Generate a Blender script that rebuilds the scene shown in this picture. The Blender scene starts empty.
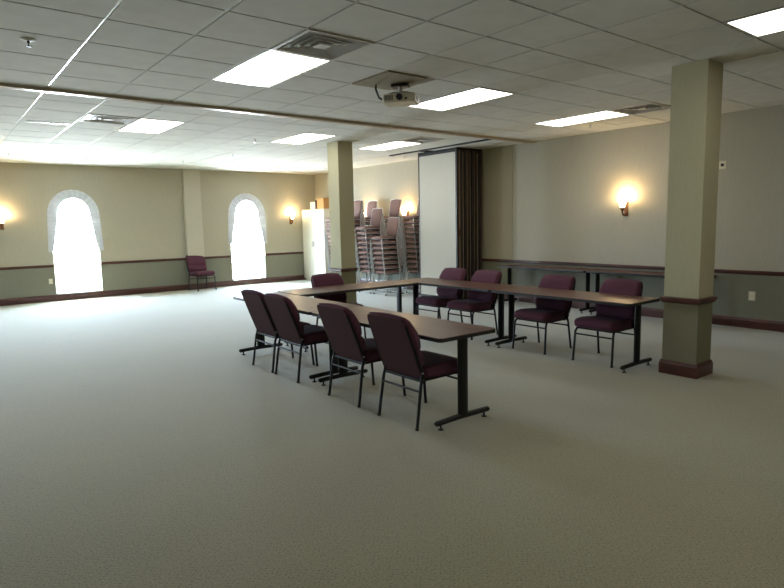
import bpy, bmesh, math, random
from mathutils import Vector, Matrix
random.seed(7)
S = bpy.context.scene
COL = S.collection

# ------------------------------------------------------------------ camera, world, sun, exposure
CAM_Z = 1.5487
F_PX, YAW, PITCH, ROLL = 587.55, math.radians(38.239), math.radians(-6.876), math.radians(-1.21)
cam = bpy.data.cameras.new('camera')
cam.sensor_fit = 'HORIZONTAL'; cam.sensor_width = 36.0
cam.lens = F_PX * 36.0 / 784.0
cam.clip_start = 0.05; cam.clip_end = 200
co = bpy.data.objects.new('camera', cam); COL.objects.link(co)
fv = Vector((math.sin(YAW)*math.cos(PITCH), math.cos(YAW)*math.cos(PITCH), math.sin(PITCH)))
rv = Vector((math.cos(YAW), -math.sin(YAW), 0)); uv = rv.cross(fv)
r2 = rv*math.cos(ROLL) + uv*math.sin(ROLL); u2 = -rv*math.sin(ROLL) + uv*math.cos(ROLL)
mw = Matrix((r2, u2, -fv)).transposed().to_4x4(); mw.translation = (0, 0, CAM_Z)
co.matrix_world = mw
S.camera = co

w = bpy.data.worlds.new('daylight'); S.world = w; w.use_nodes = True
bg = w.node_tree.nodes['Background']
wt = w.node_tree                     # bright sky above the horizon, sunlit pale ground below it
tc_ = wt.nodes.new('ShaderNodeTexCoord'); sx_ = wt.nodes.new('ShaderNodeSeparateXYZ'); wt.links.new(tc_.outputs['Generated'], sx_.inputs[0])
mr_ = wt.nodes.new('ShaderNodeMapRange'); mr_.inputs[1].default_value = -.08; mr_.inputs[2].default_value = .08; wt.links.new(sx_.outputs['Z'], mr_.inputs[0])
mx_ = wt.nodes.new('ShaderNodeMix'); mx_.data_type = 'RGBA'
mx_.inputs[6].default_value = (.70, .80, .88, 1); mx_.inputs[7].default_value = (.60, .80, 1.0, 1)
wt.links.new(mr_.outputs[0], mx_.inputs[0]); wt.links.new(mx_.outputs[2], bg.inputs[0])
bg.inputs[1].default_value = 84.0

sun = bpy.data.lights.new('sun', 'SUN'); sun.energy = 300.0; sun.angle = math.radians(0.6); sun.color = (1.0, 0.96, 0.9)
so = bpy.data.objects.new('sun', sun); COL.objects.link(so)
sd = Vector((0.72, -1.43, -2.05)).normalized()          # the way the sunlight travels
so.rotation_euler = sd.to_track_quat('-Z', 'Y').to_euler()

S.view_settings.view_transform = 'Standard'; S.view_settings.look = 'None'
S.view_settings.gamma = 1.0; S.view_settings.use_curve_mapping = False
S.view_settings.exposure = 0.0
S.cycles.use_denoising = True
S.cycles.max_bounces = 10; S.cycles.diffuse_bounces = 6; S.cycles.glossy_bounces = 4
S.cycles.transparent_max_bounces = 12
S.cycles.sample_clamp_indirect = 20.0
S.cycles.caustics_reflective = False; S.cycles.caustics_refractive = False

LAMP = 5.6          # ceiling panels
SCONCE = 9.0

# ------------------------------------------------------------------ materials
def lin(c):
    return tuple(((v/255)/12.92 if v/255 <= .04045 else ((v/255+.055)/1.055)**2.4) for v in c) + (1,)
def mat(name, rgb, rough=.6, metal=0.0, spec=.5, noise=0, nscale=40, bump=0, bscale=200, coat=0, emit=None, es=0, sheen=0):
    m = bpy.data.materials.new(name); m.use_nodes = True
    nt = m.node_tree; b = nt.nodes['Principled BSDF']
    b.inputs['Base Color'].default_value = lin(rgb)
    b.inputs['Roughness'].default_value = rough; b.inputs['Metallic'].default_value = metal
    b.inputs['Specular IOR Level'].default_value = spec
    b.inputs['Coat Weight'].default_value = coat
    if sheen:
        b.inputs['Sheen Weight'].default_value = sheen; b.inputs['Sheen Roughness'].default_value = .5
    tc = nt.nodes.new('ShaderNodeTexCoord')
    if noise:
        n = nt.nodes.new('ShaderNodeTexNoise'); n.inputs['Scale'].default_value = nscale; n.inputs['Detail'].default_value = 4
        nt.links.new(tc.outputs['Object'], n.inputs['Vector'])
        r = nt.nodes.new('ShaderNodeValToRGB')
        c = lin(rgb)
        r.color_ramp.elements[0].position = .3; r.color_ramp.elements[1].position = .7
        r.color_ramp.elements[0].color = tuple(x*(1-noise) for x in c[:3]) + (1,)
        r.color_ramp.elements[1].color = tuple(min(1, x*(1+noise)) for x in c[:3]) + (1,)
        nt.links.new(n.outputs['Fac'], r.inputs['Fac']); nt.links.new(r.outputs['Color'], b.inputs['Base Color'])
    if bump:
        n2 = nt.nodes.new('ShaderNodeTexNoise'); n2.inputs['Scale'].default_value = bscale
        nt.links.new(tc.outputs['Object'], n2.inputs['Vector'])
        bp = nt.nodes.new('ShaderNodeBump'); bp.inputs['Strength'].default_value = bump; bp.inputs['Distance'].default_value = .003
        nt.links.new(n2.outputs['Fac'], bp.inputs['Height']); nt.links.new(bp.outputs['Normal'], b.inputs['Normal'])
    if emit:
        b.inputs['Emission Color'].default_value = emit + (1,); b.inputs['Emission Strength'].default_value = es
    return m

def wallpaper(name, upper, lower, split):
    """ribbed vinyl wallpaper: one colour above the chair rail, another below"""
    m = mat(name, upper, .7, spec=.3); nt = m.node_tree; b = nt.nodes['Principled BSDF']
    tc = nt.nodes.new('ShaderNodeTexCoord'); sp = nt.nodes.new('ShaderNodeSeparateXYZ')
    nt.links.new(tc.outputs['Object'], sp.inputs[0])
    gt = nt.nodes.new('ShaderNodeMath'); gt.operation = 'GREATER_THAN'; gt.inputs[1].default_value = split
    nt.links.new(sp.outputs['Z'], gt.inputs[0])
    mx = nt.nodes.new('ShaderNodeMix'); mx.data_type = 'RGBA'
    mx.inputs[6].default_value = lin(lower); mx.inputs[7].default_value = lin(upper)
    nt.links.new(gt.outputs[0], mx.inputs[0])
    mp = nt.nodes.new('ShaderNodeMapping'); mp.inputs['Scale'].default_value = (130, 130, 9)
    nt.links.new(tc.outputs['Object'], mp.inputs[0])
    n = nt.nodes.new('ShaderNodeTexNoise'); n.inputs['Scale'].default_value = 1.0; n.inputs['Detail'].default_value = 5
    nt.links.new(mp.outputs[0], n.inputs['Vector'])
    mr = nt.nodes.new('ShaderNodeMapRange'); mr.inputs[1].default_value = .3; mr.inputs[2].default_value = .7
    mr.inputs[3].default_value = .95; mr.inputs[4].default_value = 1.05
    nt.links.new(n.outputs['Fac'], mr.inputs[0])
    vm = nt.nodes.new('ShaderNodeVectorMath'); vm.operation = 'SCALE'
    nt.links.new(mx.outputs[2], vm.inputs[0]); nt.links.new(mr.outputs[0], vm.inputs['Scale'])
    nt.links.new(vm.outputs[0], b.inputs['Base Color'])
    bp = nt.nodes.new('ShaderNodeBump'); bp.inputs['Strength'].default_value = .25; bp.inputs['Distance'].default_value = .002
    nt.links.new(n.outputs['Fac'], bp.inputs['Height']); nt.links.new(bp.outputs['Normal'], b.inputs['Normal'])
    return m

def wood(name, c1, c2, rough, scale=(1.2, 14, 14), coat=.2):
    m = mat(name, c1, rough, coat=coat); nt = m.node_tree; b = nt.nodes['Principled BSDF']
    b.inputs['Coat Roughness'].default_value = .18
    tc = nt.nodes.new('ShaderNodeTexCoord'); mp = nt.nodes.new('ShaderNodeMapping'); mp.inputs['Scale'].default_value = scale
    n = nt.nodes.new('ShaderNodeTexNoise'); n.inputs['Scale'].default_value = 2; n.inputs['Detail'].default_value = 6; n.inputs['Distortion'].default_value = .6
    r = nt.nodes.new('ShaderNodeValToRGB'); r.color_ramp.elements[0].position = .3; r.color_ramp.elements[1].position = .7
    r.color_ramp.elements[0].color = lin(c1); r.color_ramp.elements[1].color = lin(c2)
    nt.links.new(tc.outputs['Object'], mp.inputs[0]); nt.links.new(mp.outputs[0], n.inputs['Vector'])
    nt.links.new(n.outputs['Fac'], r.inputs['Fac']); nt.links.new(r.outputs['Color'], b.inputs['Base Color'])
    return m

def carpet_mat():
    m = mat('carpet', (138, 134, 112), .9, spec=.3, sheen=.5); nt = m.node_tree; b = nt.nodes['Principled BSDF']
    tc = nt.nodes.new('ShaderNodeTexCoord')
    # low-loop weave: a lattice of little dark pits over mottled yarn
    mp = nt.nodes.new('ShaderNodeMapping'); mp.inputs['Scale'].default_value = (30, 30, 30)
    mp.inputs['Rotation'].default_value = (0, 0, math.radians(45))
    nt.links.new(tc.outputs['Object'], mp.inputs[0])
    v = nt.nodes.new('ShaderNodeTexVoronoi'); v.inputs['Scale'].default_value = 1.6; v.inputs['Randomness'].default_value = .35
    nt.links.new(mp.outputs[0], v.inputs['Vector'])
    r = nt.nodes.new('ShaderNodeValToRGB')
    r.color_ramp.elements[0].position = .08; r.color_ramp.elements[0].color = (.3, .3, .29, 1)
    r.color_ramp.elements[1].position = .30; r.color_ramp.elements[1].color = (1, 1, 1, 1)
    nt.links.new(v.outputs['Distance'], r.inputs['Fac'])
    n = nt.nodes.new('ShaderNodeTexNoise'); n.inputs['Scale'].default_value = 90; n.inputs['Detail'].default_value = 3
    nt.links.new(tc.outputs['Object'], n.inputs['Vector'])
    r2_ = nt.nodes.new('ShaderNodeValToRGB')
    r2_.color_ramp.elements[0].position = .3; r2_.color_ramp.elements[0].color = lin((117, 111, 83))
    r2_.color_ramp.elements[1].position = .7; r2_.color_ramp.elements[1].color = lin((150, 142, 110))
    nt.links.new(n.outputs['Fac'], r2_.inputs['Fac'])
    n3 = nt.nodes.new('ShaderNodeTexNoise'); n3.inputs['Scale'].default_value = 1.3; n3.inputs['Detail'].default_value = 3
    nt.links.new(tc.outputs['Object'], n3.inputs['Vector'])
    mr = nt.nodes.new('ShaderNodeMapRange'); mr.inputs[3].default_value = .88; mr.inputs[4].default_value = 1.10
    nt.links.new(n3.outputs['Fac'], mr.inputs[0])
    mx = nt.nodes.new('ShaderNodeMix'); mx.data_type = 'RGBA'; mx.blend_type = 'MULTIPLY'; mx.inputs[0].default_value = .8
    nt.links.new(r2_.outputs['Color'], mx.inputs[6]); nt.links.new(r.outputs['Color'], mx.inputs[7])
    vm = nt.nodes.new('ShaderNodeVectorMath'); vm.operation = 'SCALE'
    nt.links.new(mx.outputs[2], vm.inputs[0]); nt.links.new(mr.outputs[0], vm.inputs['Scale'])
    nt.links.new(vm.outputs[0], b.inputs['Base Color'])
    bp = nt.nodes.new('ShaderNodeBump'); bp.inputs['Strength'].default_value = .4; bp.inputs['Distance'].default_value = .004
    nt.links.new(r.outputs['Color'], bp.inputs['Height']); nt.links.new(bp.outputs['Normal'], b.inputs['Normal'])
    return m

def thin_glass():
    m = bpy.data.materials.new('window_glass'); m.use_nodes = True; nt = m.node_tree
    nt.nodes.clear(); out = nt.nodes.new('ShaderNodeOutputMaterial')
    t = nt.nodes.new('ShaderNodeBsdfTransparent'); g = nt.nodes.new('ShaderNodeBsdfGlossy'); g.inputs['Roughness'].default_value = .02
    mx = nt.nodes.new('ShaderNodeMixShader'); mx.inputs[0].default_value = .06
    nt.links.new(t.outputs[0], mx.inputs[1]); nt.links.new(g.outputs[0], mx.inputs[2])
    nt.links.new(mx.outputs[0], out.inputs[0]); return m

def sheer(tr=.007, nm='sheer_fabric'):
    m = bpy.data.materials.new(nm); m.use_nodes = True; nt = m.node_tree
    nt.nodes.clear(); out = nt.nodes.new('ShaderNodeOutputMaterial')
    d = nt.nodes.new('ShaderNodeBsdfDiffuse'); d.inputs[0].default_value = lin((206, 208, 214))
    tl = nt.nodes.new('ShaderNodeBsdfTranslucent'); tl.inputs[0].default_value = lin((200, 204, 214))
    m1 = nt.nodes.new('ShaderNodeMixShader'); m1.inputs[0].default_value = tr
    nt.links.new(d.outputs[0], m1.inputs[1]); nt.links.new(tl.outputs[0], m1.inputs[2])
    t = nt.nodes.new('ShaderNodeBsdfTransparent'); m2 = nt.nodes.new('ShaderNodeMixShader'); m2.inputs[0].default_value = .001
    nt.links.new(m1.outputs[0], m2.inputs[1]); nt.links.new(t.outputs[0], m2.inputs[2])
    nt.links.new(m2.outputs[0], out.inputs[0]); return m

M = {}
M['carpet'] = carpet_mat()
M['paper'] = wallpaper('striped_wallpaper', (177, 171, 153), (128, 127, 112), .775)
M['pillar_paper'] = wallpaper('pillar_wallpaper', (174, 168, 138), (120, 116, 92), .775)
M['pilaster_paper'] = wallpaper('pilaster_wallpaper', (194, 188, 172), (142, 140, 126), .775)
M['pocket'] = wallpaper('pocket_vinyl', (166, 158, 132), (124, 122, 100), .775)
M['tile'] = mat('ceiling_tile', (222, 221, 214), .85, spec=.25, noise=.04, nscale=6, bump=.3, bscale=400)
M['tbar'] = mat('ceiling_bar', (205, 205, 200), .3, metal=.75)
M['cherry'] = wood('cherry_wood', (58, 25, 18), (88, 43, 30), .4, (3, 3, 18), .15)
M['laminate'] = wood('walnut_laminate', (80, 50, 40), (102, 66, 52), .36, (14, 1.2, 14), .05)
M['laminate_x'] = wood('walnut_laminate_x', (80, 50, 40), (102, 66, 52), .36, (1.2, 14, 14), .05)
M['black'] = mat('black_edge', (22, 20, 20), .45)
M['black_metal'] = mat('black_metal', (12, 11, 12), .45, metal=.0, spec=.35)
M['purple'] = mat('purple_fabric', (90, 54, 68), .9, spec=.15, noise=.18, nscale=120, bump=.5, bscale=350, sheen=.05)
M['shell'] = mat('maroon_fabric', (74, 47, 50), .9, spec=.2, noise=.15, nscale=120, bump=.4)
M['mauve'] = mat('mauve_fabric', (150, 120, 114), .85, spec=.25, noise=.12, nscale=90, bump=.3)
M['silver'] = mat('silver_frame', (222, 225, 228), .35, metal=.35)
M['white'] = mat('white_paint', (232, 232, 226), .5)
M['cabinet'] = mat('cabinet_enamel', (226, 224, 212), .35)
M['plate'] = mat('ivory_plastic', (224, 216, 186), .4)
M['dark'] = mat('dark_gap', (12, 12, 12), .8)
M['vent'] = mat('vent_enamel', (208, 204, 196), .45)
M['vent_dark'] = mat('vent_shadow', (84, 78, 70), .8)
M['board'] = mat('mounting_board', (150, 138, 112), .8, noise=.08, nscale=15)
M['proj'] = mat('projector_plastic', (196, 190, 168), .45)
M['lens'] = mat('lens_glass', (8, 8, 14), .08)
M['steel'] = mat('steel', (170, 170, 172), .3, metal=.9)
M['brass'] = mat('aged_brass', (112, 76, 50), .4, metal=.6)
M['track'] = mat('track_metal', (190, 176, 158), .4, metal=.4)
M['panel'] = mat('partition_vinyl', (196, 192, 180), .6, spec=.4, noise=.04, nscale=60)
M['frame_dark'] = mat('partition_frame', (42, 32, 30), .4)
M['seal'] = mat('seal_strip', (150, 130, 108), .5)
M['tan'] = mat('cardboard', (196, 148, 92), .85, noise=.06, nscale=20)
M['white_box'] = mat('white_card', (226, 222, 216), .7)
M['glass'] = thin_glass()
M['sheer'] = sheer(); M['sheer_tail'] = sheer(.02, 'sheer_tail')
M['diffuser'] = mat('lamp_diffuser', (240, 240, 236), .5, emit=(1.0, .96, .86), es=LAMP)
M['shade'] = mat('glass_shade', (250, 235, 205), .4, emit=(1.0, .76, .42), es=SCONCE)
M['ground'] = mat('sun_blocker_board', (205, 205, 200), .9, noise=.05, nscale=2)  # worn by the unseen boards that block the sun outside
M['red'] = mat('sprinkler_bulb', (160, 60, 50), .4)

# ------------------------------------------------------------------ mesh helpers
def obj(name, bm, m, parent=None, smooth=False, bevel=0):
    me = bpy.data.meshes.new(name)
    bmesh.ops.recalc_face_normals(bm, faces=bm.faces[:])
    bm.to_mesh(me); bm.free()
    for x in (m if isinstance(m, (list, tuple)) else [m]): me.materials.append(x)
    if smooth:
        for p in me.polygons: p.use_smooth = True
    o = bpy.data.objects.new(name, me); COL.objects.link(o)
    if parent: o.parent = parent
    if bevel:
        b = o.modifiers.new('bevel', 'BEVEL'); b.width = bevel; b.segments = 2; b.limit_method = 'ANGLE'; b.angle_limit = .6
    return o
def nb(): return bmesh.new()
def box(bm, x0, x1, y0, y1, z0, z1, mi=0):
    vs = [bm.verts.new((x, y, z)) for x in (x0, x1) for y in (y0, y1) for z in (z0, z1)]
    for f in ((0,1,3,2), (4,6,7,5), (0,4,5,1), (2,3,7,6), (0,2,6,4), (1,5,7,3)):
        bm.faces.new([vs[i] for i in f]).material_index = mi
    return vs
def tube(bm, pts, r, seg=10, closed=False, ry=None):
    """round tube through points; ry squashes the section"""
    pts = [Vector(p) for p in pts]; n = len(pts); rings = []
    prev = None
    for i, p in enumerate(pts):
        if closed: t = (pts[(i+1) % n] - pts[i-1]).normalized()
        else: t = (pts[min(i+1, n-1)] - pts[max(i-1, 0)]).normalized()
        ref = Vector((0, 0, 1)) if abs(t.z) < .9 else Vector((1, 0, 0))
        a = t.cross(ref).normalized() if prev is None else (prev - t*prev.dot(t)).normalized()
        prev = a; b = t.cross(a)
        rr = r[i] if isinstance(r, (list, tuple)) else r
        rb = ry if ry else rr
        rings.append([bm.verts.new(p + a*rr*math.cos(k*2*math.pi/seg) + b*rb*math.sin(k*2*math.pi/seg)) for k in range(seg)])
    m_ = n if closed else n-1
    for i in range(m_):
        A, B = rings[i], rings[(i+1) % n]
        for k in range(seg): bm.faces.new((A[k], A[(k+1) % seg], B[(k+1) % seg], B[k]))
    if not closed:
        bm.faces.new(rings[0][::-1]); bm.faces.new(rings[-1])
def lathe(bm, prof, c=(0, 0, 0), seg=20, axis=None):
    """prof: (radius, height) pairs around a vertical axis at c"""
    rings = []
    for r, h in prof:
        rings.append([bm.verts.new((c[0]+max(r, 1e-4)*math.cos(k*2*math.pi/seg), c[1]+max(r, 1e-4)*math.sin(k*2*math.pi/seg), c[2]+h)) for k in range(seg)])
    for A, B in zip(rings, rings[1:]):
        for k in range(seg): bm.faces.new((A[k], A[(k+1) % seg], B[(k+1) % seg], B[k]))
    bm.faces.new(rings[0][::-1]); bm.faces.new(rings[-1])
def prism(bm, poly, z0, z1, mi=0, mi_side=None):
    a = [bm.verts.new((x, y, z0)) for x, y in poly]; b = [bm.verts.new((x, y, z1)) for x, y in poly]
    bm.faces.new(a[::-1]).material_index = mi if mi_side is None else mi_side
    bm.faces.new(b).material_index = mi
    n = len(poly)
    for i in range(n):
        bm.faces.new((a[i], a[(i+1) % n], b[(i+1) % n], b[i])).material_index = mi if mi_side is None else mi_side
def cushion(bm, w, pts, crown=.012, nx=12, edge=.9):
    """pad whose side section (y,z) is the closed outline pts, swept across x with rounded ends"""
    xs = [];
    for i in range(nx+1):
        t = -1 + 2*i/nx; xs.append(t)
    cy = sum(p[0] for p in pts)/len(pts); cz = sum(p[1] for p in pts)/len(pts)
    rings = []
    for t in [-1.0] + [math.copysign(1 - (1-abs(x))**1.0*1.0, x)*1 for x in xs[1:-1]] + [1.0]:
        a = abs(t)
        s = 1.0 if a < edge else math.sqrt(max(0.0, 1 - ((a-edge)/(1-edge))**2))*.16 + .84
        k = 1 + crown*(1-a*a)/.05
        rings.append([bm.verts.new((t*w/2, cy+(p[0]-cy)*s*(1), cz+(p[1]-cz)*s*(1 + (k-1)*.3))) for p in pts])
    n = len(pts)
    for A, B in zip(rings, rings[1:]):
        for k in range(n): bm.faces.new((A[k], A[(k+1) % n], B[(k+1) % n], B[k]))
    bm.faces.new(rings[0][::-1]); bm.faces.new(rings[-1])

def tag(o, label, cat, group=None, kind=None):
    o['label'] = label; o['category'] = cat
    if group: o['group'] = group
    if kind: o['kind'] = kind
    return o
def thing(name, label, cat, loc=(0, 0, 0), rz=0, group=None):
    o = bpy.data.objects.new(name, None); COL.objects.link(o); o.empty_display_size = .1
    o.location = loc; o.rotation_euler = (0, 0, rz)
    return tag(o, label, cat, group)
def struct(name, bm, m, parent=None, **k):
    o = obj(name, bm, m, parent, **k)
    if parent is None: o['kind'] = 'structure'
    return o
def dup(root, loc, rz, label, group=None):
    r = root.copy(); COL.objects.link(r); r.location = loc; r.rotation_euler = (0, 0, rz)
    r['label'] = label
    if group: r['group'] = group
    for ch in list(root.children):
        c = ch.copy(); COL.objects.link(c); c.parent = r
        for g in list(ch.children):
            d = g.copy(); COL.objects.link(d); d.parent = c
    return r

# ------------------------------------------------------------------ room
H = 2.966
XL, XR, YF, YB = -4.39, 8.85, -3.5, 14.69
GX, GY, T = 1.0987, 3.860, .6096

b = nb(); box(b, XL-.2, XR+.2, YF-.2, YB+.35, -.08, 0); struct('floor', b, M['carpet'])
# unseen boards added outside to block the sun, with a gap passing one strip
b = nb(); box(b, XL-.2, XR+.2, YB+.35, YB+.79, 3.05, 3.10); box(b, XL-.2, XR+.2, YB+.99, YB+2.6, 3.05, 3.10); struct('sun_blocker', b, M['ground'])

# the ceiling: lay-in tiles with a shadow gap around each, hung under white bars
LIGHTS = {(2, 1), (6, 1), (10, 1), (6, -5), (2, 7), (6, 7), (9, 7), (2, -5), (-2, 1), (-2, 7), (2, -11), (6, -11)}
used = set()
for (i, j) in LIGHTS: used |= {(i, j), (i, j+1)}
VENTS = [(2, 0), (10, 0), (9, 6), (1, 7)]
used |= set(VENTS)
BOARD = (4, 1); used.add(BOARD)
b = nb(); g = .010; zb = H + .006
box(b, XL-.2, XR+.2, YF-.2, YB+.35, zb, zb+.05, 1)
for i in range(-9, 14):
    for j in range(-13, 19):
        if (i, j) in used: continue
        x0, x1 = GX+i*T+g, GX+(i+1)*T-g; y0, y1 = GY+j*T+g, GY+(j+1)*T-g
        x0 = max(x0, XL); x1 = min(x1, XR); y0 = max(y0, YF); y1 = min(y1, YB)
        if x1-x0 < .02 or y1-y0 < .02: continue
        box(b, x0, x1, y0, y1, H, zb+.001, 0)
struct('ceiling', b, [M['tile'], M['tbar']])

# windows in the back wall
WIN = [(2.635, .47, .15, 1.86), (6.735, .47, .13, 1.84), (-1.45, .47, .15, 1.86)]   # centre x, half width, sill, spring height
def arch(wd, x):
    c, hw, s, sp = wd
    return sp + math.sqrt(max(0, hw*hw - (x-c)**2))
xs = {XL-.2, XR+.2}
for wd in WIN:
    for k in range(25): xs.add(round(wd[0] - wd[1]*math.cos(math.pi*k/24), 5))
xs = sorted(xs)
b = nb()
def quad(p): b.faces.new([b.verts.new(q) for q in p])
for x0, x1 in zip(xs, xs[1:]):
    mid = (x0+x1)/2; wd = next((q for q in WIN if abs(mid-q[0]) < q[1]), None)
    for Y in (YB, YB+.28):
        if wd is None: quad([(x0, Y, 0), (x1, Y, 0), (x1, Y, H+.03), (x0, Y, H+.03)])
        else:
            quad([(x0, Y, 0), (x1, Y, 0), (x1, Y, wd[2]), (x0, Y, wd[2])])
            quad([(x0, Y, arch(wd, x0)), (x1, Y, arch(wd, x1)), (x1, Y, H+.03), (x0, Y, H+.03)])
    if wd is not None:
        quad([(x0, YB, wd[2]), (x1, YB, wd[2]), (x1, YB+.28, wd[2]), (x0, YB+.28, wd[2])])
        quad([(x0, YB, arch(wd, x0)), (x1, YB, arch(wd, x1)), (x1, YB+.28, arch(wd, x1)), (x0, YB+.28, arch(wd, x0))])
for wd in WIN:
    for x in (wd[0]-wd[1], wd[0]+wd[1]): quad([(x, YB, wd[2]), (x, YB, wd[3]), (x, YB+.28, wd[3]), (x, YB+.28, wd[2])])
bmesh.ops.remove_doubles(b, verts=b.verts[:], dist=1e-4)
struct('wall_back', b, M['paper'])
b = nb(); box(b, XR, XR+.2, YF-.2, YB, 0, H+.03); struct('wall_right', b, M['paper'])
b = nb(); box(b, XL-.2, XL, YF-.2, YB, 0, H+.03); struct('wall_left', b, M['paper'])
b = nb(); box(b, XL, XR, YF-.2, YF, 0, H+.03); struct('wall_front', b, M['paper'])
b = nb(); box(b, XR-.006, XR, 7.45, 9.6, 0, H); struct('trim_1', b, M['pocket'])

def window(n, wd):
    c, hw, s, sp = wd
    e = bpy.data.objects.new('window_%d' % n, None); COL.objects.link(e); e.location = (c, YB+.2, s); e['kind'] = 'structure'
    b = nb(); y = 0
    pts = [(-hw+.02, 0, .02), (-hw+.02, 0, sp-s)] + [(-(hw-.02)*math.cos(math.pi*k/16), 0, sp-s+(hw-.02)*math.sin(math.pi*k/16)) for k in range(1, 16)] + [(hw-.02, 0, sp-s), (hw-.02, 0, .02)]
    tube(b, pts, .03, 8, closed=True)
    tube(b, [(0, 0, 0), (0, 0, sp-s+hw-.02)], .012, 6)
    for z in (.45, .9, 1.35, sp-s): tube(b, [(-hw, 0, z), (hw, 0, z)], .012, 6)
    obj('window_frame', b, M['white'], e)
    b = nb(); poly = [b.verts.new((p[0], .02, p[2])) for p in pts]; b.faces.new(poly)
    obj('pane', b, M['glass'], e)
    # daylight portal: tells the renderer where the sky comes in
    L = bpy.data.lights.new('portal_%d' % n, 'AREA'); L.shape = 'RECTANGLE'; L.size = 2*hw; L.size_y = sp+hw-s
    L.cycles.is_portal = True
    lo = bpy.data.objects.new('portal_%d' % n, L); COL.objects.link(lo)
    lo.location = (c, YB+.27, (s+sp+hw)/2); lo.rotation_euler = (math.radians(-90), 0, 0)
for n, wd in enumerate(WIN): window(n+1, wd)

# pilaster between the windows
b = nb(); box(b, 5.085, 5.50, YB-.09, YB, 0, H); struct('trim_2', b, M['pilaster_paper'])

# chair rail and baseboard: moulded sections run along each wall
def moulding(b, p0, p1, inward, prof):
    """prof: closed (out, z) section; p0->p1 along the wall, inward = unit vector into the room"""
    p0, p1, n = Vector(p0), Vector(p1), Vector(inward)
    A = [b.verts.new(p0 + n*o + Vector((0, 0, z))) for o, z in prof]; B = [b.verts.new(p1 + n*o + Vector((0, 0, z))) for o, z in prof]
    k = len(prof)
    for i in range(k): b.faces.new((A[i], A[(i+1) % k], B[(i+1) % k], B[i]))
    b.faces.new(A[::-1]); b.faces.new(B)
RAIL = [(0, .745), (.012, .745), (.020, .757), (.020, .768), (.030, .776), (.030, .79), (.022, .80), (0, .80)]
BASE = [(0, 0), (.02, 0), (.02, .105), (.016, .115), (.012, .13), (.008, .14), (0, .14)]
b = nb()
spans = []; x = XL
for wd in sorted(WIN): spans.append((x, wd[0]-wd[1]-.0)); x = wd[0]+wd[1]
spans.append((x, XR))
for a, c in spans:
    if a < 5.2 < c:
        moulding(b, (a, YB, 0), (5.085, YB, 0), (0, -1, 0), RAIL); moulding(b, (5.06, YB-.09, 0), (5.525, YB-.09, 0), (0, -1, 0), RAIL)
        moulding(b, (5.5, YB, 0), (c, YB, 0), (0, -1, 0), RAIL)
    else: moulding(b, (a, YB, 0), (c, YB, 0), (0, -1, 0), RAIL)
struct('trim_back', b, M['cherry'])
b = nb(); moulding(b, (XL, YB, 0), (5.085, YB, 0), (0, -1, 0), BASE); moulding(b, (5.065, YB-.09, 0), (5.52, YB-.09, 0), (0, -1, 0), BASE)
moulding(b, (5.5, YB, 0), (XR, YB, 0), (0, -1, 0), BASE); struct('baseboard_back', b, M['cherry'])
b = nb(); moulding(b, (XR, YF, 0), (XR, YB, 0), (-1, 0, 0), RAIL); struct('trim_right', b, M['cherry'])
b = nb(); moulding(b, (XR, YF, 0), (XR, YB, 0), (-1, 0, 0), BASE); struct('baseboard_right', b, M['cherry'])

# pillars
def pillar(n, x0, y0, w_=.305, d=.335):
    b = nb(); box(b, x0, x0+w_, y0, y0+d, 0, H); p = struct('pillar_%d' % n, b, M['pillar_paper'])
    for nm, pr in (('chair_rail', RAIL), ('baseboard', BASE)):
        b = nb(); k = len(pr); rings = []
        for cx, cy, sx, sy in ((x0, y0, -1, -1), (x0+w_, y0, 1, -1), (x0+w_, y0+d, 1, 1), (x0, y0+d, -1, 1)):
            rings.append([b.verts.new((cx+sx*o, cy+sy*o, z - (.03 if nm == 'chair_rail' else 0))) for o, z in pr])
        for q in range(4):
            A, B = rings[q], rings[(q+1) % 4]
            for i in range(k): b.faces.new((A[i], A[(i+1) % k], B[(i+1) % k], B[i]))
        obj(nm, b, M['cherry'], p)
pillar(1, 5.697, 2.535)
pillar(2, 5.69, 8.64)

# folding-wall tracks on the ceiling
b = nb()
box(b, XL, XR-.01, 6.925, 6.955, H-.028, H+.002); box(b, XL, XR-.01, 6.985, 7.015, H-.028, H+.002)
box(b, XL, XR-.01, 6.955, 6.985, H-.010, H+.002); box(b, XL, XR-.01, 6.90, 7.04, H-.006, H+.002)
struct('trim_3', b, M['track'])
b = nb()
box(b, 7.80, 7.82, 7.04, 9.9, H-.02, H+.002); box(b, 7.845, 7.865, 7.04, 9.9, H-.02, H+.002); box(b, 7.82, 7.845, 7.04, 9.9, H-.004, H+.002)
box(b, 7.865, 8.36, 8.9, 8.93, H-.02, H+.002); box(b, 7.865, 8.36, 8.98, 9.01, H-.02, H+.002)
struct('trim_4', b, M['black_metal'])

# ------------------------------------------------------------------ folded partition against the right wall
pt = thing('folding_partition', 'stacked folding partition with pale grey leading panel and dark brown edge frames at right wall', 'room divider', (8.12, 8.22, 0))
Hp = H-.045
npan = 7; pw = .70/npan
for k in range(npan):
    x0 = k*pw; ys = (0, .0, -.02, .0, -.02, .0, -.03)[k]
    b = nb(); box(b, x0+.004, x0+pw-.018, ys+.03, 1.095, .03, Hp-.02); p = obj('panel', b, M['panel'], pt)
    b = nb(); fw = .060
    box(b, x0+.001, x0+fw, ys, ys+.04, .012, Hp); box(b, x0+.001, x0+fw, 1.09, 1.125, .012, Hp)
    box(b, x0+.001, x0+fw, ys+.03, 1.10, Hp-.035, Hp); box(b, x0+.001, x0+fw, ys+.03, 1.10, .012, .055)
    obj('panel_frame', b, M['frame_dark'], p, bevel=.003)
    sw = (.026, .010, .012, .008, .008, .008, .006)[k]
    b = nb(); box(b, x0+fw+.006, x0+fw+.006+sw, ys+.004, ys+.03, .03, Hp-.01)
    obj('edge_seal', b, M['seal'], p)
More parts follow.
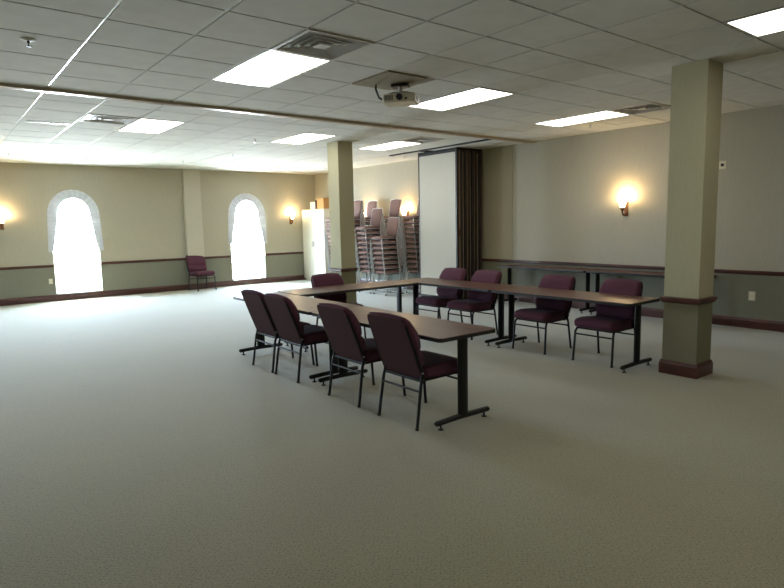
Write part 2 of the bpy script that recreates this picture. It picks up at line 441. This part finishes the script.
b = nb(); box(b, .04, .07, -.012, .002, 1.28, 1.42); box(b, .045, .06, -.03, -.012, 1.34, 1.36); obj('latch', b, M['brass'], pt)
b = nb(); box(b, .0, .70, .0, 1.125, Hp+.003, H-.001); obj('header', b, M['black_metal'], pt)

# ------------------------------------------------------------------ curtains
def curtain(wd, label):
    c, hw, s, sp = wd
    o0 = thing('curtain', label, 'curtain', (c, YB-.004, 0), group=None)
    N = 150; b = nb(); rows = []
    zt = 1.10
    def outline(t, inner):
        # t 0..1 from left bottom over the arch to right bottom
        legl = .32
        top = sp + .02
        hwT = (hw - .15) if inner else (hw + .05)
        hwB = (hw - .005) if inner else (hw + .085)
        rise = (hw - .11) if inner else (hw + .08)
        if t < legl:
            u = t/legl; e = u**.75 if inner else u
            return (-(hwB + (hwT-hwB)*e), zt + (top-zt)*u)
        if t > 1-legl:
            u = (1-t)/legl; e = u**.75 if inner else u
            return ((hwB + (hwT-hwB)*e), zt + (top-zt)*u)
        a = math.pi*(t-legl)/(1-2*legl)
        return (-hwT*math.cos(a), top + rise*math.sin(a))
    for i in range(N+1):
        t = i/N; xi, zi = outline(t, True); xo, zo = outline(t, False)
        fold = .009*math.sin(t*math.pi*2*34)
        edge = min(t, 1-t)/.32
        if edge < .45:                      # tiered tails down the sides
            saw = ((edge*18) % 1)
            sg = 1 if xi < 0 else -1
            xi += sg*.05*saw*(1-edge/.45) - sg*.01
            zi -= .03*saw
        row = []
        for q in range(5):
            u = q/4
            row.append(b.verts.new((xo+(xi-xo)*u, -.014 - fold*(.5+.5*u), zo+(zi-zo)*u - (.03*math.sin(t*90) if (edge < .02) else 0))))
        rows.append(row)
    for A, B in zip(rows, rows[1:]):
        for q in range(4): b.faces.new((A[q], A[q+1], B[q+1], B[q]))
    obj('sheer_valance', b, M['sheer'], o0, smooth=True)
    b = nb(); tube(b, [(-(hw+.03)*math.cos(math.pi*k/20), -.01, sp+.02+(hw+.07)*math.sin(math.pi*k/20)) for k in range(21)], .007, 6)
    obj('curtain_rod', b, M['white'], o0)
    for sg in (-1, 1):
        b = nb()
        for k in range(5):
            z = zt+.02+k*.07; x = sg*(hw-.0-k*.012)
            pts = [(x-sg*.0, 0, z), (x+sg*.04, 0, z-.05), (x+sg*.085, 0, z-.035), (x+sg*.05, 0, z+.03)]
            vs = [b.verts.new((p[0], -.030-.003*k, p[2])) for p in pts]; b.faces.new(vs)
        obj('curtain_tail', b, M['sheer_tail'], o0)
curtain(WIN[0], 'sheer white arched curtain framing the left window, left of the wall pilaster')
curtain(WIN[1], 'sheer white arched curtain framing the right window, between lone chair and lit sconce')

# ------------------------------------------------------------------ ceiling fittings
def ceiling_light(i, j, label, first=None):
    loc = (GX+(i+1)*T - T/2, GY+(j+1)*T, H)
    if first: return dup(first, loc, 0, label)
    o = thing('ceiling_light', label, 'ceiling light', loc, 0, 'recessed ceiling light panels')
    b = nb(); a, c = T/2-.003, T-.003; e = .022
    for (x0, x1, y0, y1) in ((-a, a, -c, -c+e), (-a, a, c-e, c), (-a, -a+e, -c+e, c-e), (a-e, a, -c+e, c-e)): box(b, x0, x1, y0, y1, -.004, .008)
    obj('frame', b, M['tbar'], o)
    b = nb(); box(b, -a+e, a-e, -c+e, c-e, .001, .008); obj('diffuser', b, M['diffuser'], o)
    return o
L0 = ceiling_light(2, 1, 'recessed ceiling light panel beside the large four-way vent, brightest at upper left')
for i, j, lb in [(6, 1, 'recessed ceiling light panel just right of the ceiling projector'),
                 (10, 1, 'recessed ceiling light panel near the right wall, just left of the near pillar top'),
                 (6, -5, 'recessed ceiling light panel at the top right corner of the photo'),
                 (2, 7, 'recessed ceiling light panel beyond the ceiling track beside the dark vent'),
                 (6, 7, 'recessed ceiling light panel just left of the far pillar top'),
                 (9, 7, 'recessed ceiling light panel between the far pillar and the folded partition'),
                 (2, -5, 'recessed ceiling light panel overhead, nearest the camera'),
                 (2, -11, 'unseen ceiling light panel added behind the camera as fill, left one'),  # unseen pair added to brighten the foreground floor and near pillar
                 (6, -11, 'unseen ceiling light panel added behind the camera as fill, right one'),
                 (-2, 1, 'recessed ceiling light panel nearest the left wall, middle row'),
                 (-2, 7, 'recessed ceiling light panel nearest the left wall, far row')]:
    ceiling_light(i, j, lb, L0)

def vent(i, j, label):
    cx, cy = GX+(i+.5)*T, GY+(j+.5)*T
    o = thing('ceiling_vent', label, 'ceiling vent', (cx, cy, H), 0, 'square ceiling air vents')
    b = nb(); h = T/2-.006; e = .03
    for (x0, x1, y0, y1) in ((-h, h, -h, -h+e), (-h, h, h-e, h), (-h, -h+e, -h+e, h-e), (h-e, h, -h+e, h-e)): box(b, x0, x1, y0, y1, -.008, .006)
    obj('frame', b, M['vent'], o)
    b = nb(); box(b, -h+e, h-e, -h+e, h-e, .006, .0085); obj('backing', b, M['vent_dark'], o)
    for k in range(4):                       # nested sloping louvres
        s = h-e-.012-k*.058; b = nb(); t_ = .022
        ro = [b.verts.new((x, y, -.012)) for x, y in ((-s, -s), (s, -s), (s, s), (-s, s))]
        q = s-t_
        ri = [b.verts.new((x, y, .006)) for x, y in ((-q, -q), (q, -q), (q, q), (-q, q))]
        for a in range(4): b.faces.new((ro[a], ro[(a+1) % 4], ri[(a+1) % 4], ri[a]))
        bmesh.ops.solidify(b, geom=b.faces[:], thickness=.002)
        obj('louvre', b, M['vent'], o)
    b = nb(); s = .055; box(b, -s, s, -s, s, -.008, -.004); obj('centre_plate', b, M['vent'], o)
vent(2, 0, 'large four-way air vent at the near end of the brightest left light panel')
vent(10, 0, 'four-way air vent between the right wall light panel and the near pillar')
vent(9, 6, 'faint four-way air vent beside the light panel near the folded partition')
vent(1, 7, 'dark four-way air vent beside the far left light panel')

b = nb(); box(b, 1.16, 1.66, 9.02, 9.12, H-.006, H)
for k in range(9): box(b, 1.18+k*.05, 1.205+k*.05, 9.03, 9.11, H-.010, H-.006)
tag(obj('slot_vent', b, M['vent']), 'small narrow slot vent on the ceiling left of the dark vent', 'ceiling vent')
b = nb(); lathe(b, [(.16, 0), (.16, -.008), (.12, -.012), (.10, -.03), (.05, -.03)], (2.62, 13.25, H-.0), 20)
tag(obj('round_vent', b, M['vent']), 'round ceiling diffuser above the left arched window', 'ceiling vent')
b = nb(); lathe(b, [(.16, 0), (.16, -.008), (.12, -.012), (.10, -.03), (.05, -.03)], (6.9, 13.2, H-.0), 20)
tag(obj('round_vent', b, M['vent']), 'round ceiling diffuser above the right arched window', 'ceiling vent')

def sprinkler(x, y, label, big=False):
    o = thing('sprinkler', label, 'sprinkler', (x, y, H), 0, 'ceiling sprinklers')
    r = .05 if big else .028
    b = nb(); lathe(b, [(r, 0), (r, -.004), (r*.6, -.012), (r*.3, -.014)], seg=16); obj('escutcheon', b, M['white'], o)
    b = nb(); lathe(b, [(.009, -.012), (.009, -.03), (.004, -.032), (.004, -.05), (.022, -.052), (.022, -.055)], seg=12); obj('head', b, M['steel'] if not big else M['black_metal'], o)
sprinkler(.736, 5.248, 'sprinkler head with white ring at upper left, nearest the camera', True)
sprinkler(1.331, 12.924, 'tiny sprinkler head at far left above the left sconce')
sprinkler(4.394, 9.122, 'sprinkler head between the two light panels beyond the wall track')
sprinkler(4.428, 12.662, 'sprinkler head near the top of the wall pilaster, left of it')
sprinkler(4.909, 11.196, 'sprinkler head on the bright far ceiling, in front of the pilaster')
sprinkler(8.0, 5.25, 'sprinkler head beside the light panel near the right wall')
sprinkler(8.1, 9.75, 'sprinkler head at the upper left corner of the folded partition')
sprinkler(7.944, 12.66, 'sprinkler head near the far corner, left of the far pillar top')

# projector on its ceiling board
b = nb(); i, j = BOARD
box(b, GX+i*T+.004, 4.02, GY+j*T+.004, GY+(j+1)*T-.004, H-.012, H+.006); box(b, 4.02, GX+(i+1)*T, GY+j*T, GY+(j+1)*T, H+.001, H+.006)
tag(obj('mounting_board', b, M['board']), 'tan ceiling board the projector hangs from', 'ceiling board')
pr = thing('projector', 'cream ceiling-hung projector with round black lens', 'projector', (3.95, 4.80, H-.0135), math.radians(-52))
b = nb(); box(b, -.09, .09, -.06, .06, -.028, 0); obj('ceiling_plate', b, M['black_metal'], pr, bevel=.008)
b = nb(); tube(b, [(0, 0, -.02), (0, 0, -.105)], .02, 12)
for sx, sy in ((-1, -1), (1, -1), (1, 1), (-1, 1)): tube(b, [(0, 0, -.075), (sx*.06, sy*.05, -.085), (sx*.11, sy*.085, -.105)], .007, 6)
obj('mount_arm', b, M['steel'], pr)
b = nb(); prism(b, [(-.17, -.11), (-.15, -.13), (.15, -.13), (.17, -.11), (.17, .12), (-.17, .12)], -.195, -.108)
body = obj('body', b, M['proj'], pr, bevel=.012)
b = nb(); bmesh.ops.create_cone(b, cap_ends=True, segments=24, radius1=.034, radius2=.030, depth=.03, matrix=Matrix.Translation((.015, -.14, -.148)) @ Matrix.Rotation(math.pi/2, 4, 'X'))
obj('lens', b, M['lens'], body)
b = nb(); bmesh.ops.create_cone(b, cap_ends=True, segments=12, radius1=.010, radius2=.010, depth=.01, matrix=Matrix.Translation((.085, -.132, -.165)) @ Matrix.Rotation(math.pi/2, 4, 'X'))
obj('sensor', b, M['lens'], body)
b = nb()
for k in range(7): box(b, -.145+k*.014, -.138+k*.014, -.132, -.129, -.175, -.125)
obj('grille', b, M['black'], body); b = nb()
for k in range(6): box(b, .168, .172, -.07+k*.025, -.06+k*.025, -.175, -.125)
obj('grille', b, M['black'], body)
mi_ = Matrix.Rotation(math.radians(52), 3, 'Z')
b = nb(); tube(b, [mi_ @ Vector((x-3.95, y-4.80, z)) for x, y, z in ((3.750, 4.95, -.001), (3.745, 4.95, -.04), (3.750, 4.93, -.09), (3.760, 4.92, -.13), (3.84, 4.91, -.165), (3.88, 4.90, -.16))], .011, 8)
obj('cable', b, M['black'], pr)

# ------------------------------------------------------------------ wall sconces
def sconce(x, y, nx, ny, label, first=None):
    rz = math.atan2(ny, nx)      # local +X points out of the wall
    loc = (x, y, 1.60)
    if first:
        r = dup(first, loc, rz, label)
    else:
        r = thing('wall_sconce', label, 'wall lamp', loc, rz, 'lit brass wall sconces')
        b = nb(); box(b, 0, .012, -.035, .035, -.02, .24); obj('backplate', b, M['brass'], r, bevel=.008)
        b = nb(); tube(b, [(.01, 0, .02), (.05, 0, -.005), (.09, 0, .0), (.115, 0, .04), (.118, 0, .09)], .013, 10)
        lathe(b, [(.014, .06), (.03, .09), (.040, .115), (.02, .118)], (.118, 0, 0), 16); obj('arm', b, M['brass'], r)
        b = nb(); prof = [(.028, .112), (.040, .135), (.048, .17), (.062, .205), (.082, .235)]
        seg = 24; rings = []
        for rr, hh in prof + [(p[0]-.004, p[1]) for p in prof[::-1]]:
            rings.append([b.verts.new((.118+rr*math.cos(k*2*math.pi/seg), rr*math.sin(k*2*math.pi/seg), hh)) for k in range(seg)])
        for A, B in zip(rings, rings[1:]):
            for k in range(seg): b.faces.new((A[k], A[(k+1) % seg], B[(k+1) % seg], B[k]))
        b.faces.new(rings[0][::-1])
        obj('glass_shade', b, M['shade'], r, smooth=True)
    L = bpy.data.lights.new('sconce_bulb', 'POINT'); L.energy = 16; L.color = (1, .72, .38); L.shadow_soft_size = .04
    lo = bpy.data.objects.new('sconce_bulb', L); COL.objects.link(lo); lo.location = (x+nx*.118, y+ny*.118, 1.60+.27)
    return r
sc0 = sconce(XR, 5.12, -1, 0, 'lit brass wall sconce on the right wall left of the near pillar')
sconce(XR, 10.56, -1, 0, 'lit brass wall sconce above stacked chairs beside the folded partition', sc0)
sconce(XR, 12.06, -1, 0, 'lit wall sconce glimpsed between stacked chair backs near the far pillar', sc0)
sconce(8.03, YB, 0, -1, 'lit brass wall sconce between right arched window and white cabinet', sc0)
sconce(1.28, YB, 0, -1, 'lit brass wall sconce at the left edge of the photo', sc0)

# outlets and plates
def plate(name, label, cat, x, y, z, n, w_, h_, kind='outlet'):
    r = thing(name, label, cat, (x, y, z), math.atan2(n[1], n[0]))
    b = nb(); box(b, 0, .006, -w_/2, w_/2, -h_/2, h_/2); obj('cover', b, M['plate'], r, bevel=.002)
    b = nb()
    if kind == 'outlet':
        b.free()
        for zz in (-.028, .028):
            b = nb(); box(b, .005, .009, -.017, .017, zz-.014, zz+.014); obj('socket', b, M['white'], r)
    else:
        box(b, .005, .010, -.02, .02, -.02, .02); obj('knob', b, M['black'], r)
plate('wall_outlet', 'ivory electrical outlet low on the right wall, right of the near pillar', 'outlet', XR, 3.228, .45, (-1, 0), .085, .125)
plate('wall_outlet', 'ivory electrical outlet low on the far wall, left of the left window', 'outlet', 2.075, YB, .44, (0, -1), .075, .115)
plate('wall_plate', 'small ivory wall control plate high beside the near pillar', 'wall plate', XR, 3.69, 2.26, (-1, 0), .09, .11, 'knob')

# ------------------------------------------------------------------ tables
TZ = .715
def make_table(label, L=1.83, D=.61, m=None, group='brown laminate tables of the U-shaped layout'):
    """origin under the middle; long side along local Y"""
    t = thing('folding_table', label, 'table', group=group)
    b = nb(); c = .025; l, d = L/2-.002, D/2
    poly = [(-d+c, -l), (d-c, -l), (d, -l+c), (d, l-c), (d-c, l), (-d+c, l), (-d, l-c), (-d, -l+c)]
    prism(b, [(x*.996, y*.998) for x, y in poly], TZ-.003, TZ); top = obj('tabletop', b, m or M['laminate'], t)
    b = nb(); prism(b, poly, TZ-.031, TZ-.003); obj('edge_band', b, M['black'], top, bevel=.003)
    for s in (-1, 1):
        y = s*(L/2-.085)
        b = nb()
        # oval column, top bracket, foot bar
        n = 16; ring = [(.052*math.cos(k*2*math.pi/n), y+.023*math.sin(k*2*math.pi/n)) for k in range(n)]
        prism(b, ring, .055, TZ-.045)
        box(b, -d+.08, d-.08, y-.02, y+.02, TZ-.046, TZ-.031)
        leg = obj('leg', b, M['black_metal'], t)
        b = nb(); tube(b, [(-D/2+.02, y, .050), (-D/2+.03, y, .055), (0, y, .062), (D/2-.03, y, .055), (D/2-.02, y, .050)], [.017, .021, .023, .021, .017], 12)
        obj('foot_bar', b, M['black_metal'], leg)
        for q in (-1, 1):
            b = nb(); lathe(b, [(.022, 0), (.022, .006), (.008, .010), (.008, .045)], (q*(D/2-.07), y, 0), 12)
            obj('levelling_foot', b, M['black'], leg)
    b = nb(); box(b, -.015, .015, -L/2+.10, L/2-.10, TZ-.058, TZ-.032); obj('stretcher', b, M['black_metal'], t)
    return t
t0 = make_table('brown laminate table nearest the camera, front of the left run, two chairs behind it')
t0.location = (3.14, 3.96, 0)
dup(t0, (3.14, 5.79, 0), 0, 'brown laminate table at the far end of the left run, touching the cross table')
dup(t0, (5.65, 3.94, 0), 0, 'brown laminate table of the right run, its end beside the near pillar')
dup(t0, (5.65, 5.77, 0), 0, 'brown laminate table at the far end of the right run, meeting the cross table')
t1 = make_table('brown laminate cross table closing the far end of the U between both runs', L=1.86, m=M['laminate'])
t1.location = (4.40, 6.49, 0); t1.rotation_euler = (0, 0, math.pi/2)
t2 = make_table('narrow brown table against the right wall, left end by the folded partition', L=1.85, D=.46, group='narrow tables along the right wall')
t2.location = (8.585, 6.46, 0)
dup(t2, (8.585, 4.60, 0), 0, 'narrow brown table against the right wall, right end behind the near pillar')

# ------------------------------------------------------------------ purple chairs
def make_chair(label):
    """faces local +Y; origin on the floor between its feet"""
    c = thing('upholstered_chair', label, 'chair', group='purple upholstered chairs')
    # seat pad with waterfall front
    sec = [(-.150, .395), (-.145, .375), (.10, .368), (.20, .372), (.25, .388), (.265, .415), (.258, .448), (.225, .468), (.14, .476), (.0, .470), (-.10, .462), (-.150, .452)]
    b = nb(); cushion(b, .475, sec, nx=20, edge=.88); obj('seat', b, M['purple'], c, smooth=True)
    # back: flat fabric shell behind, thick pad in front with a fuller roll above the seam
    def lean(y, z): return (y - (z-.40)*.39, z)
    front = [(-.165, .46), (-.118, .49), (-.100, .54), (-.108, .585), (-.128, .605), (-.108, .625), (-.088, .69), (-.092, .765), (-.115, .828), (-.150, .858)]
    rear = [(-.172, .858), (-.174, .8), (-.174, .6), (-.174, .445), (-.170, .43)]
    sec = [lean(y, z) for y, z in front + rear]
    b = nb(); cushion(b, .462, sec, nx=20, edge=.9)
    back = obj('backrest', b, M['purple'], c, smooth=True)
    b = nb(); poly = []
    for x, z in ((-.205, .362), (.205, .362), (.226, .385), (.228, .81), (.205, .85), (-.205, .85), (-.228, .81), (-.226, .385)): poly.append((x, z))
    A = [b.verts.new((x, *lean(-.176, z))) for x, z in poly]; B = [b.verts.new((x, *lean(-.196, z))) for x, z in poly]
    b.faces.new(A); b.faces.new(B[::-1])
    for i in range(8): b.faces.new((A[i], B[i], B[(i+1) % 8], A[(i+1) % 8]))
    obj('back_shell', b, M['shell'], c, bevel=.005)
    b = nb()
    tube(b, [(x, *lean(-.184, z)) for x, z in ((-.222, .80), (-.236, .60), (-.236, .39), (-.205, .358), (.205, .358), (.236, .39), (.236, .60), (.222, .80))], .012, 8)
    obj('back_frame', b, M['black_metal'], c)
    for s in (-1, 1):
        b = nb(); tube(b, [(s*.224, -.188, .405), (s*.225, -.192, .375), (s*.228, -.205, .33), (s*.236, -.255, .0)], .0125, 10)
        rl = obj('leg', b, M['black_metal'], c)
        b = nb(); lathe(b, [(.015, .0), (.015, .018), (.013, .02)], (s*.236, -.255, 0), 10); obj('foot_cap', b, M['black'], rl)
        b = nb(); tube(b, [(s*.215, .16, .372), (s*.222, .20, .360), (s*.228, .222, .33), (s*.236, .250, .0)], .0125, 10)
        fl = obj('leg', b, M['black_metal'], c)
        b = nb(); lathe(b, [(.015, .0), (.015, .018), (.013, .02)], (s*.236, .250, 0), 10); obj('foot_cap', b, M['black'], fl)
    b = nb(); box(b, -.215, .215, -.20, .20, .352, .372); obj('seat_frame', b, M['black_metal'], c, bevel=.006)
    for y, z in ((-.212, .285), (.226, .300)):
        b = nb(); tube(b, [(-.228, y, z), (.228, y, z)], .009, 8); obj('stretcher', b, M['black_metal'], c)
    for s in (-1, 1):
        b = nb(); bmesh.ops.create_uvsphere(b, u_segments=10, v_segments=6, radius=.011, matrix=Matrix.Translation((s*.240, -.196, .43)))
        obj('bracket_bolt', b, M['steel'], c)
    return c
E_, W_ = -math.pi/2, math.pi/2       # facing +X, facing -X
ch = make_chair('purple chair at the left run, nearest the camera, back towards us beside the table end')
ch.location = (3.02, 3.475, 0); ch.rotation_euler = (0, 0, E_)
for x, y, rz, lb in [
    (3.02, 4.23, E_, 'purple chair at the left run, second from the near table end'),
    (3.02, 5.275, E_, 'purple chair at the left run, overlapping in front of the farthest one'),
    (3.02, 5.82, E_, 'purple chair at the left run, farthest from the camera'),
    (4.32, 6.63, math.pi, 'purple chair behind the cross table, facing the camera before the far pillar'),
    (5.758, 3.54, W_, 'purple chair at the right run, nearest the pillar with cherry trim'),
    (5.758, 4.39, W_, 'purple chair at the right run, second from the near pillar'),
    (5.775, 5.57, W_, 'purple chair at the right run, third from the near pillar, before the dark partition edges'),
    (5.775, 6.23, W_, 'purple chair at the far end of the right run, before the pale partition panel'),
    (5.29, 14.31, math.pi+.10, 'lone purple chair against the far wall by the pilaster')]:
    dup(ch, (x, y, 0), rz, lb)

# ------------------------------------------------------------------ stacked chairs with silver frames
def make_stack_chair(label):
    c = thing('stacking_chair', label, 'chair')
    b = nb(); box(b, -.17, .17, -.185, .19, .398, .416); obj('seat_pan', b, M['black'], c, bevel=.004)
    sec = [(-.20, .416), (.18, .411), (.215, .421), (.226, .445), (.205, .470), (.0, .484), (-.20, .474)]
    b = nb(); cushion(b, .35, sec, nx=8, edge=.85); obj('seat', b, M['mauve'], c, smooth=True)
    def q(y, z): return (y - (z-.45)*.20, z)
    sec = [q(-.212, .50), q(-.188, .51), q(-.184, .84), q(-.196, .862), q(-.210, .862), q(-.214, .84), q(-.218, .51)]
    b = nb(); cushion(b, .372, sec, nx=8, edge=.9); obj('backrest', b, M['mauve'], c, smooth=True)
    b = nb()
    y1, z1 = q(-.20, .875)
    tube(b, [(-.230, -.19, .0), (-.195, -.19, .43), (-.198, q(-.2, .7)[0], .70), (-.196, y1+.003, z1-.02), (-.185, y1, z1), (.185, y1, z1), (.196, y1+.003, z1-.02), (.198, q(-.2, .7)[0], .70), (.195, -.19, .43), (.230, -.19, .0)], .0070, 7)
    obj('back_frame', b, M['silver'], c, smooth=True)
    for s in (-1, 1):
        b = nb(); tube(b, [(s*.181, -.178, .425), (s*.181, .19, .425), (s*.194, .218, .41), (s*.230, .222, .0)], .0070, 7)
        obj('leg', b, M['silver'], c, smooth=True)
    return c
ORD = ['lowest', 'second from bottom', 'third from bottom', 'fourth from bottom', 'fifth from bottom', 'sixth from bottom', 'seventh from bottom', 'eighth from bottom', 'ninth from bottom', 'tenth from bottom', 'eleventh from bottom', 'twelfth from bottom']
proto = None
dol = None
# front edge x, centre y, count, description
STACKS = [(7.63, 10.70, 10, 'front stack right of the far pillar'),
          (7.63, 10.15, 8, 'shortest front stack nearest us'),
          (8.275, 9.80, 12, 'tall stack beside the folded partition'),
          (8.275, 10.80, 12, 'tall rear stack rising behind both front stacks'),
          (7.63, 11.42, 12, 'tall stack half hidden behind the far pillar'),
          (8.275, 11.72, 12, 'tall rear stack nearest the glimpsed sconce'),
          (8.275, 12.98, 12, 'tall stack between white cabinet and far pillar')]
PITCH_ = .107; Z0 = .045
for (xf, yc, n, ds) in STACKS:
    for k in range(n):
        word = 'topmost' if k == n-1 else ORD[k]
        lb = 'mauve silver-framed chair, %s in %s' % (word, ds)
        loc = (xf+.265-.012*k, yc, Z0+PITCH_*k)
        if proto is None:
            proto = make_stack_chair(lb); proto.location = loc; proto.rotation_euler = (0, 0, W_); proto['group'] = ds; r = proto
        else: r = dup(proto, loc, W_, lb, ds)
    # wheeled dolly under each stack
    lb = 'low wheeled chair dolly under the %s' % ds
    if dol is None:
        dol = thing('chair_dolly', lb, 'dolly', (xf+.265, yc, 0), W_, 'chair dollies under the stacks')
        b = nb()
        for s in (-1, 1): box(b, s*.225-.02, s*.225+.02, -.27, .27, .034, .044)
        for y in (-.20, .20): box(b, -.20, .20, y-.018, y+.018, .033, .043)
        obj('deck', b, M['silver'], dol)
        for sx in (-1, 1):
            for sy in (-1, 1):
                b = nb(); bmesh.ops.create_cone(b, cap_ends=True, segments=12, radius1=.016, radius2=.016, depth=.014, matrix=Matrix.Translation((sx*.215, sy*.235, .0165)) @ Matrix.Rotation(math.pi/2, 4, 'Y'))
                obj('caster', b, M['black'], dol)
    else: dup(dol, (xf+.265, yc, 0), W_, lb)

# ------------------------------------------------------------------ white cabinet and the boxes on it
cb = thing('storage_cabinet', 'tall white two-door metal cabinet in the far right corner', 'cabinet', (8.376, 13.50, 0))
b = nb(); box(b, .02, .46, 0, 1.15, .04, 1.97); box(b, .05, .46, .02, 1.13, 0, .04); obj('body', b, M['cabinet'], cb, bevel=.004)
for s, (y0, y1) in ((1, (.006, .572)), (-1, (.578, 1.144))):
    b = nb(); box(b, 0, .019, y0, y1, .06, 1.955); d = obj('door', b, M['cabinet'], cb, bevel=.003)
    yh = .54 if s == 1 else .61
    b = nb(); box(b, -.02, .001, yh-.012, yh+.012, .95, 1.09); obj('handle', b, M['steel'], d, bevel=.004)
cx = thing('cardboard_box', 'tan cardboard box on top of the white cabinet at its near end', 'box', (8.40, 13.52, 1.97))
b = nb(); box(b, 0, .34, 0, .34, 0, .28); bd = obj('body', b, M['tan'], cx)
b = nb(); box(b, -.001, .341, .15, .20, .2795, .2815); obj('packing_tape', b, M['plate'], bd)
b = nb()
for y0, y1 in ((0, .168), (.172, .34)): box(b, .0, .34, y0, y1, .278, .282)
obj('flap', b, M['tan'], bd)
cx = thing('file_box', 'small white box with dark spine on the cabinet beside the cardboard box', 'box', (8.42, 13.95, 1.97))
b = nb(); box(b, 0, .26, .045, .30, 0, .20); obj('body', b, M['white_box'], cx, bevel=.003)
b = nb(); box(b, 0, .26, 0, .04, 0, .24); obj('spine', b, M['black'], cx, bevel=.003)
